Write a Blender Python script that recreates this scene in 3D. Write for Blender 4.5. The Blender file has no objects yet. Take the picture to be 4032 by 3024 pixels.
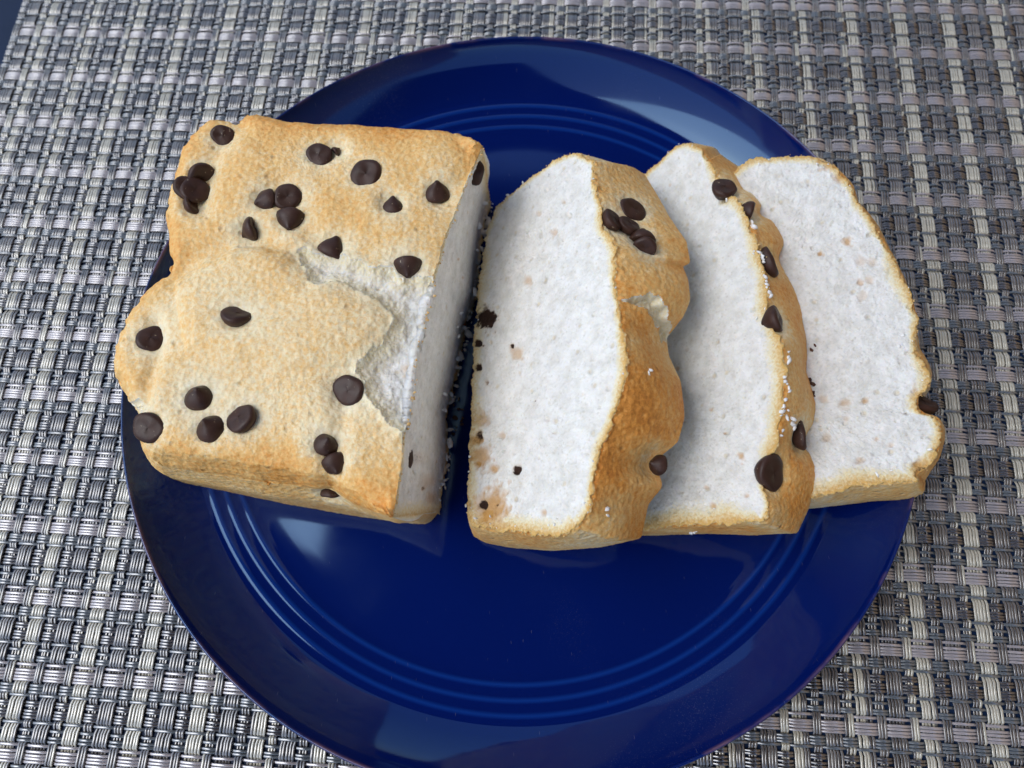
import bpy, math, random
import numpy as np
from mathutils import Vector, Matrix
from mathutils.bvhtree import BVHTree

random.seed(7); RNG = np.random.default_rng(11)
S = 0.001                                   # everything below is in millimetres
C = bpy.context.scene.collection
SC = bpy.context.scene
RAD = math.radians

# ------------------------------------------------------------------ camera
TH, ROLL, FPX = RAD(18.5), RAD(-5.0), 2900.0
CAM = np.array([-2.4, -88.8, 257.6])
FWD = np.array([0, math.sin(TH), -math.cos(TH)])
UP0 = np.array([0, math.cos(TH), math.sin(TH)])
RT0 = np.array([1.0, 0, 0])
CX = math.cos(ROLL) * RT0 + math.sin(ROLL) * UP0
CY = -math.sin(ROLL) * RT0 + math.cos(ROLL) * UP0
cam = bpy.data.cameras.new('camera'); camo = bpy.data.objects.new('camera', cam); C.objects.link(camo)
M = Matrix(((CX[0], CY[0], -FWD[0], CAM[0] * S), (CX[1], CY[1], -FWD[1], CAM[1] * S),
            (CX[2], CY[2], -FWD[2], CAM[2] * S), (0, 0, 0, 1)))
camo.matrix_world = M
cam.sensor_width = 36.0; cam.lens = FPX / 4032 * 36.0
cam.clip_start = 0.01; cam.clip_end = 200
cam.dof.use_dof = True; cam.dof.focus_distance = 0.222; cam.dof.aperture_fstop = 13.0
SC.camera = camo

# ------------------------------------------------------------------ light
SUN_EL, SUN_AZ = RAD(60), RAD(268)          # azimuth clockwise from +y: from the left, a little from beyond
w = bpy.data.worlds.new('World'); SC.world = w; w.use_nodes = True
nt = w.node_tree; nt.nodes.clear()
sky = nt.nodes.new('ShaderNodeTexSky'); sky.sky_type = 'NISHITA'; sky.sun_disc = False
sky.sun_elevation = SUN_EL; sky.sun_rotation = SUN_AZ; sky.dust_density = 2.0; sky.air_density = 1.0; sky.ozone_density = 1.0
bg = nt.nodes.new('ShaderNodeBackground'); bg.inputs['Strength'].default_value = 0.15
ow = nt.nodes.new('ShaderNodeOutputWorld')
nt.links.new(sky.outputs[0], bg.inputs[0]); nt.links.new(bg.outputs[0], ow.inputs[0])
sun = bpy.data.lights.new('sun', 'SUN'); sun.energy = 1.4; sun.angle = RAD(54); sun.color = (0.85, 0.935, 1.0)
suno = bpy.data.objects.new('sun', sun); C.objects.link(suno)
sd = Vector((math.sin(SUN_AZ) * math.cos(SUN_EL), math.cos(SUN_AZ) * math.cos(SUN_EL), math.sin(SUN_EL)))
suno.rotation_euler = sd.to_track_quat('Z', 'Y').to_euler()
SC.view_settings.view_transform = 'Standard'; SC.view_settings.look = 'None'
SC.view_settings.exposure = 0.4; SC.view_settings.gamma = 1.0
SC.view_settings.use_curve_mapping = False

# ------------------------------------------------------------------ helpers
def tag(o, label=None, cat=None, group=None, kind=None):
    if label: o['label'] = label
    if cat: o['category'] = cat
    if group: o['group'] = group
    if kind: o['kind'] = kind
    return o

def empty(name, loc=(0, 0, 0)):
    o = bpy.data.objects.new(name, None); C.objects.link(o)
    o.location = (loc[0] * S, loc[1] * S, loc[2] * S); o.empty_display_size = 0.01
    return o

def ray(x, y):
    """Direction of sight of a point given on the 2212 x 1659 survey grid of the photograph."""
    x, y = x * 4032 / 2212, y * 4032 / 2212
    return FWD * FPX + CX * (x - 2016) - CY * (y - 1512)

def at_z(x, y, z):
    d = ray(x, y); return CAM + d * ((z - CAM[2]) / d[2])

def on_plane(x, y, P0, n):
    d = ray(x, y); return CAM + d * (((P0 - CAM) @ n) / (d @ n))

def proj(P):
    q = P - CAM; k = FPX / (q @ FWD)
    return np.stack([(2016 + (q @ CX) * k) * 2212 / 4032, (1512 - (q @ CY) * k) * 2212 / 4032], -1)

def hash3(ix, iy, iz, seed):
    h = (ix * 374761393 + iy * 668265263 + iz * 2147483647 + seed * 1274126177) & 0xffffffff
    h = ((h ^ (h >> 13)) * 1274126177) & 0xffffffff
    h = ((h ^ (h >> 16)) * 2246822519) & 0xffffffff
    return ((h ^ (h >> 15)) & 0xffffff) / float(0xffffff)

def vnoise(P, scale, seed=0):
    """Value noise, -1..1, feature size `scale` mm."""
    p = P / scale + 1000.0
    i = np.floor(p).astype(np.int64); f = p - i; f = f * f * f * (f * (f * 6 - 15) + 10)
    r = 0
    for dx in (0, 1):
        wx = f[..., 0] if dx else 1 - f[..., 0]
        for dy in (0, 1):
            wy = f[..., 1] if dy else 1 - f[..., 1]
            for dz in (0, 1):
                wz = f[..., 2] if dz else 1 - f[..., 2]
                r = r + wx * wy * wz * hash3(i[..., 0] + dx, i[..., 1] + dy, i[..., 2] + dz, seed)
    return r * 2 - 1

def fbm(P, scale, octs=3, seed=0, gain=0.5):
    r = 0; a = 1; t = 0
    for k in range(octs):
        r = r + a * vnoise(P + k * 17.3, scale, seed + k); t += a; a *= gain; scale *= 0.5
    return r / t * 1.3

def sstep(a, b, x):
    t = np.clip((x - a) / (b - a), 0, 1); return t * t * (3 - 2 * t)

def seg_dist(P, A, closed=False):
    """Distance of 2-D points P to polyline A."""
    A = np.asarray(A, float); B = np.roll(A, -1, 0) if closed else A[1:]; A0 = A if closed else A[:-1]
    d = np.full(P.shape[:-1], 1e9)
    for a, b in zip(A0, B):
        ab = b - a; t = np.clip(((P - a) @ ab) / max(ab @ ab, 1e-9), 0, 1)
        d = np.minimum(d, np.hypot(*np.moveaxis(P - a - t[..., None] * ab, -1, 0)))
    return d

def inside(P, A):
    A = np.asarray(A, float); r = np.zeros(P.shape[:-1], bool)
    for a, b in zip(A, np.roll(A, -1, 0)):
        if a[1] == b[1]: continue
        c = ((a[1] > P[..., 1]) != (b[1] > P[..., 1])) & (P[..., 0] < (b[0] - a[0]) * (P[..., 1] - a[1]) / (b[1] - a[1]) + a[0])
        r ^= c
    return r

def sdist(P, A):
    """Signed distance to closed polygon, positive inside."""
    return np.where(inside(P, A), 1, -1) * seg_dist(P, A, True)

def resample(L, n, smooth=1):
    """n points along polyline L (endpoint left out)."""
    L = np.asarray(L, float)
    s = np.r_[0, np.cumsum(np.linalg.norm(np.diff(L, axis=0), axis=1))]
    t = np.linspace(0, s[-1], n, endpoint=False)
    return np.stack([np.interp(t, s, L[:, k]) for k in range(L.shape[1])], -1)

def smooth_loop(P, k):
    for _ in range(k): P = 0.25 * np.roll(P, 1, 0) + 0.5 * P + 0.25 * np.roll(P, -1, 0)
    return P

def mesh_np(name, verts, faces, mat, parent=None, smooth=True, attrs=None):
    """verts in mm (n,3), faces (m,4) or (m,3) int array."""
    me = bpy.data.meshes.new(name)
    verts = np.asarray(verts, np.float32) * S; faces = np.asarray(faces, np.int32)
    nv, nf, k = len(verts), len(faces), faces.shape[1]
    me.vertices.add(nv); me.vertices.foreach_set('co', verts.ravel())
    me.loops.add(nf * k); me.loops.foreach_set('vertex_index', faces.ravel())
    me.polygons.add(nf)
    me.polygons.foreach_set('loop_start', np.arange(0, nf * k, k, dtype=np.int32))
    me.polygons.foreach_set('use_smooth', np.full(nf, smooth))
    for an, av in (attrs or {}).items():
        if av.ndim == 2:
            a = me.attributes.new(an, 'FLOAT_COLOR', 'POINT'); a.data.foreach_set('color', np.c_[av, np.ones(nv)].astype(np.float32).ravel())
        else:
            a = me.attributes.new(an, 'FLOAT', 'POINT'); a.data.foreach_set('value', av.astype(np.float32))
    me.update(calc_edges=True); me.validate()
    me.materials.append(mat)
    o = bpy.data.objects.new(name, me); C.objects.link(o)
    if parent is not None: o.parent = parent; o.matrix_parent_inverse = parent.matrix_world.inverted() if False else Matrix.Translation(-parent.location)
    return o

def subset(V, F, keep, attrs):
    F = F[keep]; u, inv = np.unique(F.ravel(), return_inverse=True)
    return V[u], inv.reshape(F.shape), {k: a[u] for k, a in attrs.items()}

# ------------------------------------------------------------------ materials
def mat(name):
    m = bpy.data.materials.new(name); m.use_nodes = True; n = m.node_tree; n.nodes.clear()
    o = n.nodes.new('ShaderNodeOutputMaterial'); b = n.nodes.new('ShaderNodeBsdfPrincipled')
    n.links.new(b.outputs[0], o.inputs[0])
    def N(t, **kw):
        x = n.nodes.new(t)
        for k, v in kw.items():
            if k.startswith('i_'):
                key = k[2:]; key = int(key) if key.isdigit() else key
                x.inputs[key].default_value = v
            else: setattr(x, k, v)
        return x
    return m, n, b, N
def ramp(N, stops):
    r = N('ShaderNodeValToRGB'); e = r.color_ramp.elements
    while len(e) < len(stops): e.new(0.5)
    for i, (p, c) in enumerate(stops): e[i].position = p; e[i].color = (*c, 1) if len(c) == 3 else c
    return r
def mixc(n, N, fac, a, b, mode='MIX'):
    x = N('ShaderNodeMix', data_type='RGBA', blend_type=mode)
    for s, v in ((0, fac), (6, a), (7, b)):
        if isinstance(v, (int, float)): x.inputs[s].default_value = v
        elif isinstance(v, tuple): x.inputs[s].default_value = (*v, 1)
        else: n.links.new(v, x.inputs[s])
    return x.outputs[2]
def math_(n, N, op, a, b=0.0):
    x = N('ShaderNodeMath', operation=op)
    for s, v in ((0, a), (1, b)):
        if isinstance(v, (int, float)): x.inputs[s].default_value = v
        else: n.links.new(v, x.inputs[s])
    return x.outputs[0]

def crumb_material():
    m, n, b, N = mat('white_cake_crumb'); L = n.links.new
    tc = N('ShaderNodeTexCoord')
    st = N('ShaderNodeAttribute', attribute_name='stain'); ed = N('ShaderNodeAttribute', attribute_name='edge')
    dk = N('ShaderNodeAttribute', attribute_name='dark')
    n1 = N('ShaderNodeTexNoise', i_Scale=230.0, i_Detail=5.0, i_Roughness=0.65); L(tc.outputs['Object'], n1.inputs['Vector'])
    n2 = N('ShaderNodeTexNoise', i_Scale=1400.0, i_Detail=3.0); L(tc.outputs['Object'], n2.inputs['Vector'])
    vo = N('ShaderNodeTexVoronoi', i_Scale=620.0); L(tc.outputs['Object'], vo.inputs['Vector'])
    vb = N('ShaderNodeTexVoronoi', i_Scale=170.0); L(tc.outputs['Object'], vb.inputs['Vector'])
    base = ramp(N, [(0.30, (0.68, 0.65, 0.585)), (0.60, (0.84, 0.815, 0.76))]); L(n1.outputs[0], base.inputs[0])
    # sparse larger holes, slightly creamier
    pore = ramp(N, [(0.07, (1, 1, 1)), (0.16, (0, 0, 0))]); L(vb.outputs['Distance'], pore.inputs[0])
    c = mixc(n, N, math_(n, N, 'MULTIPLY', pore.outputs[0], 0.7), base.outputs[0], (0.70, 0.60, 0.42))
    fp = ramp(N, [(0.05, (1, 1, 1)), (0.3, (0, 0, 0))]); L(vo.outputs['Distance'], fp.inputs[0])
    c = mixc(n, N, math_(n, N, 'MULTIPLY', fp.outputs[0], 0.42), c, (0.52, 0.47, 0.38))
    edn = math_(n, N, 'MULTIPLY', ed.outputs['Fac'], 1.0)
    en = math_(n, N, 'ADD', edn, math_(n, N, 'MULTIPLY', math_(n, N, 'SUBTRACT', n2.outputs[0], 0.5), 0.9))
    er = ramp(N, [(0.05, (0, 0, 0)), (0.55, (1, 1, 1))]); L(en, er.inputs[0])
    c = mixc(n, N, math_(n, N, 'MULTIPLY', er.outputs[0], 0.9), c, (0.80, 0.68, 0.40))
    er2 = ramp(N, [(0.5, (0, 0, 0)), (0.95, (1, 1, 1))]); L(en, er2.inputs[0])
    c = mixc(n, N, er2.outputs[0], c, (0.66, 0.40, 0.13))
    sr = ramp(N, [(0.0, (0, 0, 0)), (1.0, (1, 1, 1))]); L(st.outputs['Fac'], sr.inputs[0])
    c = mixc(n, N, sr.outputs[0], c, (0.56, 0.30, 0.09))
    dn = math_(n, N, 'ADD', dk.outputs['Fac'], math_(n, N, 'MULTIPLY', math_(n, N, 'SUBTRACT', n2.outputs[0], 0.5), 0.5))
    dr = ramp(N, [(0.3, (0, 0, 0)), (0.6, (1, 1, 1))]); L(dn, dr.inputs[0])
    c = mixc(n, N, dr.outputs[0], c, (0.04, 0.018, 0.011))
    L(c, b.inputs['Base Color']); b.inputs['Roughness'].default_value = 0.85
    b.inputs['Specular IOR Level'].default_value = 0.25
    b.inputs['Subsurface Weight'].default_value = 0.35; b.inputs['Subsurface Radius'].default_value = (1.0, 0.75, 0.5)
    b.inputs['Subsurface Scale'].default_value = 0.0022
    bu1 = N('ShaderNodeBump', i_Strength=0.7, i_Distance=0.0005); L(n2.outputs[0], bu1.inputs['Height'])
    bu2 = N('ShaderNodeBump', i_Strength=0.5, i_Distance=0.0004); L(vo.outputs['Distance'], bu2.inputs['Height']); L(bu1.outputs[0], bu2.inputs['Normal'])
    pb = ramp(N, [(0.05, (0, 0, 0)), (0.2, (1, 1, 1))]); L(vb.outputs['Distance'], pb.inputs[0])
    bu3 = N('ShaderNodeBump', i_Strength=0.8, i_Distance=0.0006); L(pb.outputs[0], bu3.inputs['Height']); L(bu2.outputs[0], bu3.inputs['Normal'])
    L(bu3.outputs[0], b.inputs['Normal'])
    return m

def crust_material():
    m, n, b, N = mat('golden_baked_crust'); L = n.links.new
    tc = N('ShaderNodeTexCoord')
    br = N('ShaderNodeAttribute', attribute_name='brown')
    n1 = N('ShaderNodeTexNoise', i_Scale=420.0, i_Detail=5.0, i_Roughness=0.7); L(tc.outputs['Object'], n1.inputs['Vector'])
    n2 = N('ShaderNodeTexNoise', i_Scale=950.0, i_Detail=4.0, i_Roughness=0.7); L(tc.outputs['Object'], n2.inputs['Vector'])
    vo = N('ShaderNodeTexVoronoi', i_Scale=520.0); L(tc.outputs['Object'], vo.inputs['Vector'])
    vs = N('ShaderNodeTexVoronoi', i_Scale=150.0, i_Randomness=1.0); L(tc.outputs['Object'], vs.inputs['Vector'])
    f = math_(n, N, 'ADD', br.outputs['Fac'], math_(n, N, 'MULTIPLY', math_(n, N, 'SUBTRACT', n1.outputs[0], 0.5), 0.55))
    f = math_(n, N, 'ADD', f, math_(n, N, 'MULTIPLY', math_(n, N, 'SUBTRACT', n2.outputs[0], 0.5), 0.7))
    r = ramp(N, [(0.0, (0.90, 0.83, 0.64)), (0.3, (0.85, 0.70, 0.43)), (0.55, (0.81, 0.50, 0.18)), (0.8, (0.73, 0.31, 0.06)), (1.0, (0.52, 0.19, 0.03))])
    L(f, r.inputs[0])
    pit = ramp(N, [(0.03, (1, 1, 1)), (0.12, (0, 0, 0))]); L(vs.outputs['Distance'], pit.inputs[0])
    c = mixc(n, N, math_(n, N, 'MULTIPLY', pit.outputs[0], 0.65), r.outputs[0], (0.45, 0.24, 0.08))
    L(c, b.inputs['Base Color']); b.inputs['Roughness'].default_value = 0.62
    b.inputs['Specular IOR Level'].default_value = 0.3
    b.inputs['Subsurface Weight'].default_value = 0.15; b.inputs['Subsurface Radius'].default_value = (1.0, 0.5, 0.2)
    b.inputs['Subsurface Scale'].default_value = 0.0012
    bu1 = N('ShaderNodeBump', i_Strength=0.55, i_Distance=0.0005); L(n2.outputs[0], bu1.inputs['Height'])
    bu2 = N('ShaderNodeBump', i_Strength=0.55, i_Distance=0.0006); L(vo.outputs['Distance'], bu2.inputs['Height']); L(bu1.outputs[0], bu2.inputs['Normal'])
    pr = ramp(N, [(0.02, (0, 0, 0)), (0.16, (1, 1, 1))]); L(vs.outputs['Distance'], pr.inputs[0])
    bu3 = N('ShaderNodeBump', i_Strength=0.7, i_Distance=0.0007); L(pr.outputs[0], bu3.inputs['Height']); L(bu2.outputs[0], bu3.inputs['Normal'])
    L(bu3.outputs[0], b.inputs['Normal'])
    return m

def chocolate_material():
    m, n, b, N = mat('dark_chocolate'); L = n.links.new
    tc = N('ShaderNodeTexCoord'); geo = N('ShaderNodeObjectInfo')
    n1 = N('ShaderNodeTexNoise', i_Scale=260.0, i_Detail=4.0); L(tc.outputs['Object'], n1.inputs['Vector'])
    mp = N('ShaderNodeVectorMath', operation='ADD'); L(tc.outputs['Object'], mp.inputs[0]); L(geo.outputs['Random'], mp.inputs[1])
    n2 = N('ShaderNodeTexNoise', i_Scale=900.0, i_Detail=4.0, i_Roughness=0.7); L(mp.outputs[0], n2.inputs['Vector'])
    r = ramp(N, [(0.3, (0.030, 0.0125, 0.008)), (0.7, (0.055, 0.024, 0.016))]); L(n1.outputs[0], r.inputs[0])
    sp = ramp(N, [(0.66, (0, 0, 0)), (0.70, (1, 1, 1))]); L(n2.outputs[0], sp.inputs[0])
    c = mixc(n, N, math_(n, N, 'MULTIPLY', sp.outputs[0], 0.7), r.outputs[0], (0.50, 0.40, 0.27))
    L(c, b.inputs['Base Color'])
    rr = ramp(N, [(0.3, (0.34, 0.34, 0.34)), (0.7, (0.55, 0.55, 0.55))]); L(n1.outputs[0], rr.inputs[0]); L(rr.outputs[0], b.inputs['Roughness'])
    b.inputs['Specular IOR Level'].default_value = 0.3
    bu = N('ShaderNodeBump', i_Strength=0.25, i_Distance=0.0002); L(n2.outputs[0], bu.inputs['Height']); L(bu.outputs[0], b.inputs['Normal'])
    return m

def plate_material():
    m, n, b, N = mat('cobalt_glaze'); L = n.links.new
    tc = N('ShaderNodeTexCoord'); sx = N('ShaderNodeSeparateXYZ'); L(tc.outputs['Object'], sx.inputs[0])
    r2 = math_(n, N, 'SQRT', math_(n, N, 'ADD', math_(n, N, 'MULTIPLY', sx.outputs[0], sx.outputs[0]), math_(n, N, 'MULTIPLY', sx.outputs[1], sx.outputs[1])))
    lip = ramp(N, [(0.0, (0, 0, 0)), (0.35, (1, 1, 1)), (0.65, (1, 1, 1)), (1.0, (0, 0, 0))])
    L(math_(n, N, 'MULTIPLY', math_(n, N, 'SUBTRACT', r2, 0.13265), 1 / 0.0011), lip.inputs[0])
    nz = N('ShaderNodeTexNoise', i_Scale=60.0, i_Detail=3.0); L(tc.outputs['Object'], nz.inputs['Vector'])
    nr = ramp(N, [(0.48, (0, 0, 0)), (0.62, (1, 1, 1))]); L(nz.outputs[0], nr.inputs[0])
    c = mixc(n, N, math_(n, N, 'MULTIPLY', math_(n, N, 'MULTIPLY', lip.outputs[0], nr.outputs[0]), 0.4), (0.0012, 0.0085, 0.098), (0.30, 0.15, 0.13))
    ring = None
    for q in (0.1054, 0.1099, 0.1143):
        g = math_(n, N, 'MAXIMUM', math_(n, N, 'SUBTRACT', 1.0, math_(n, N, 'MULTIPLY', math_(n, N, 'ABSOLUTE', math_(n, N, 'SUBTRACT', r2, q)), 1 / 0.0011)), 0.0)
        ring = g if ring is None else math_(n, N, 'ADD', ring, g)
    c = mixc(n, N, math_(n, N, 'MULTIPLY', ring, 0.6), c, (0.006, 0.045, 0.27))   # glaze breaks thinner over the crests
    # faint grease and dust bloom near the rings, fine scratches on the well
    dn = N('ShaderNodeTexNoise', i_Scale=2600.0, i_Detail=2.0); L(tc.outputs['Object'], dn.inputs['Vector'])
    db = N('ShaderNodeTexNoise', i_Scale=22.0, i_Detail=4.0); L(tc.outputs['Object'], db.inputs['Vector'])
    dr = ramp(N, [(0.60, (0, 0, 0)), (0.78, (1, 1, 1))]); L(dn.outputs[0], dr.inputs[0])
    br = ramp(N, [(0.54, (0, 0, 0)), (0.72, (1, 1, 1))]); L(db.outputs[0], br.inputs[0])
    c = mixc(n, N, math_(n, N, 'MULTIPLY', math_(n, N, 'MULTIPLY', dr.outputs[0], br.outputs[0]), 0.14), c, (0.42, 0.42, 0.46))
    mp = N('ShaderNodeMapping'); L(tc.outputs['Object'], mp.inputs[0]); mp.inputs['Scale'].default_value = (900, 70, 1); mp.inputs['Rotation'].default_value = (0, 0, 0.12)
    sc = N('ShaderNodeTexVoronoi', i_Scale=1.0); L(mp.outputs[0], sc.inputs['Vector'])
    scr = ramp(N, [(0.015, (1, 1, 1)), (0.05, (0, 0, 0))]); L(sc.outputs['Distance'], scr.inputs[0])
    c = mixc(n, N, math_(n, N, 'MULTIPLY', scr.outputs[0], 0.22), c, (0.5, 0.5, 0.55))
    L(c, b.inputs['Base Color'])
    rn = ramp(N, [(0.45, (0.06, 0.06, 0.06)), (0.8, (0.15, 0.15, 0.15))]); L(db.outputs[0], rn.inputs[0]); L(rn.outputs[0], b.inputs['Roughness'])
    b.inputs['IOR'].default_value = 1.68
    b.inputs['Specular Tint'].default_value = (0.45, 0.72, 1.0, 1)
    return m

def strand_material():
    m, n, b, N = mat('woven_vinyl_strands'); L = n.links.new
    at = N('ShaderNodeAttribute', attribute_name='strand_color'); tc = N('ShaderNodeTexCoord')
    nz = N('ShaderNodeTexNoise', i_Scale=900.0, i_Detail=3.0); L(tc.outputs['Object'], nz.inputs['Vector'])
    r = ramp(N, [(0.3, (0.92, 0.92, 0.92)), (0.7, (1.05, 1.05, 1.05))]); L(nz.outputs[0], r.inputs[0])
    c = mixc(n, N, 1.0, at.outputs['Color'], r.outputs[0], 'MULTIPLY')
    L(c, b.inputs['Base Color']); b.inputs['Roughness'].default_value = 0.3; b.inputs['Specular IOR Level'].default_value = 0.5
    gl = N('ShaderNodeAttribute', attribute_name='gloss'); L(gl.outputs['Fac'], b.inputs['Coat Weight'])
    b.inputs['Coat IOR'].default_value = 2.8; b.inputs['Coat Roughness'].default_value = 0.22
    bu = N('ShaderNodeBump', i_Strength=0.25, i_Distance=0.0001); L(nz.outputs[0], bu.inputs['Height']); L(bu.outputs[0], b.inputs['Normal'])
    return m

def plain(name, col, rough=0.5, spec=0.5, noise=0.0, scale=50.0):
    m, n, b, N = mat(name); L = n.links.new
    tc = N('ShaderNodeTexCoord'); nz = N('ShaderNodeTexNoise', i_Scale=scale, i_Detail=4.0); L(tc.outputs['Object'], nz.inputs['Vector'])
    r = ramp(N, [(0.3, tuple(c * (1 - noise) for c in col)), (0.7, tuple(min(1, c * (1 + noise)) for c in col))]); L(nz.outputs[0], r.inputs[0])
    L(r.outputs[0], b.inputs['Base Color']); b.inputs['Roughness'].default_value = rough; b.inputs['Specular IOR Level'].default_value = spec
    return m

MCRUMB, MCRUST, MCHOC, MPLATE, MSTRAND = crumb_material(), crust_material(), chocolate_material(), plate_material(), strand_material()
MTABLE = plain('navy_table_surface', (0.004, 0.016, 0.050), 0.6, 0.2, 0.15, 30)
MFLAKE = plain('white_crumb_flake', (0.84, 0.82, 0.78), 0.8, 0.3, 0.08, 900)
MFLAKEG = plain('golden_crumb_flake', (0.72, 0.47, 0.19), 0.8, 0.3, 0.25, 900)
MFLAKED = plain('dark_crumb_flake', (0.10, 0.045, 0.025), 0.7, 0.3, 0.4, 900)
MROOF = plain('dark_shade_roof', (0.07, 0.07, 0.08), 0.8, 0.2, 0.08, 2)

# ------------------------------------------------------------------ the setting
def slab_box(name, x0, x1, y0, y1, z0, z1, m):
    v = [(x, y, z) for z in (z0, z1) for y in (y0, y1) for x in (x0, x1)]
    f = [(0, 2, 3, 1), (4, 5, 7, 6), (0, 1, 5, 4), (1, 3, 7, 5), (3, 2, 6, 7), (2, 0, 4, 6)]
    return mesh_np(name, np.array(v, float), np.array(f), m, smooth=False)
t = slab_box('table_top', -520, 700, -420, 520, -24, -0.9, MTABLE); tag(t, kind='structure')

# unseen roof added to block overhead light and darken reflections; open sky on left
def roof():
    z0, z1 = 1500.0, 1600.0
    P = [(-240.0, -1800.0), (780.0, -1800.0), (780.0, 1000.0), (-560.0, 1150.0)]
    v = [(*p, z0) for p in P] + [(*p, z1) for p in P]
    f = [(0, 3, 2, 1), (4, 5, 6, 7)] + [(i, (i + 1) % 4, 4 + (i + 1) % 4, 4 + i) for i in range(4)]
    o = mesh_np('unseen_shade_roof', np.array(v, float), np.array(f), MROOF, smooth=False); tag(o, kind='structure')
roof()
t = slab_box('warm_bounce_wall', 1250, 1350, -1800, 1800, -760, 1500, plain('bounce_wall_tan', (0.72, 0.48, 0.28), 0.85, 0.2, 0.06, 4)); tag(t, kind='structure')  # unseen wall added as a reflector, bouncing warm light in from the right

# ------------------------------------------------------------------ placemat
PHI = RAD(8.0)
EU = np.array([math.cos(PHI), -math.sin(PHI), 0.0]); EV = np.array([math.sin(PHI), math.cos(PHI), 0.0])
PU, PV = 10.15, 24.1
U0, V0 = -127.6, -84.7          # centre of a wide warp band / of a lone pale weft strand
UMIN, UMAX, VMIN, VMAX = -235.7, 232.0, -168.0, 232.0
WEFT = [('pale', [0.0]), ('pale', [.075, .115, .155, .195]), ('blue', [.262, .302, .342]), ('blue', [.388]),
        ('brown', [.475, .515]), ('brown', [.580, .622, .664]), ('blue', [.722]), ('blue', [.815]), ('blue', [.898, .938])]
# crossing groups along v (downwards fraction): (start, end, weft passes over wide warp)
GR = [(-.03, .215, True), (.245, .365, False), (.370, .410, True), (.455, .690, False), (.700, .745, True), (.795, .960, False)]
WCOL = {'pale': (0.37, 0.32, 0.315), 'blue': (0.100, 0.110, 0.118), 'brown': (0.048, 0.036, 0.033)}

mat_root = empty('placemat', (0, 0, 0))
tag(mat_root, 'woven vinyl placemat in grey, cream and brown basket weave under the blue plate', 'placemat')

def strand_mesh(paths, cols, wdt, hgt, side):
    """paths: list of (n,3); side: unit vector across. Closed five-sided tubes."""
    ang = np.array([0.0, 52, 128, 180, 270]) * math.pi / 180
    V, F, K = [], [], []; base = 0
    for P, c, wd in zip(paths, cols, wdt):
        n = len(P)
        ring = P[:, None, :] + (np.cos(ang) * wd)[None, :, None] * side[None, None, :] + (np.sin(ang) * hgt)[None, :, None] * np.array([0, 0, 1.0])
        V.append(ring.reshape(-1, 3)); K.append(np.repeat(c[None, :], n * 5, 0))
        i = np.arange(n - 1)[:, None] * 5; k = np.arange(5)[None, :]; k2 = (k + 1) % 5
        F.append(np.stack([i + k, i + 5 + k, i + 5 + k2, i + k2], -1).reshape(-1, 4) + base); base += n * 5
    return np.concatenate(V), np.concatenate(F), np.concatenate(K)

def split_paths(P, r=106.0):
    """Straight, coarse run where the strand lies deep under the plate."""
    keep = np.hypot(P[:, 0], P[:, 1]) > r
    keep |= np.roll(keep, 1) | np.roll(keep, -1); keep[0] = keep[-1] = True
    keep[::40] = True
    return [P[keep]]

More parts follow.
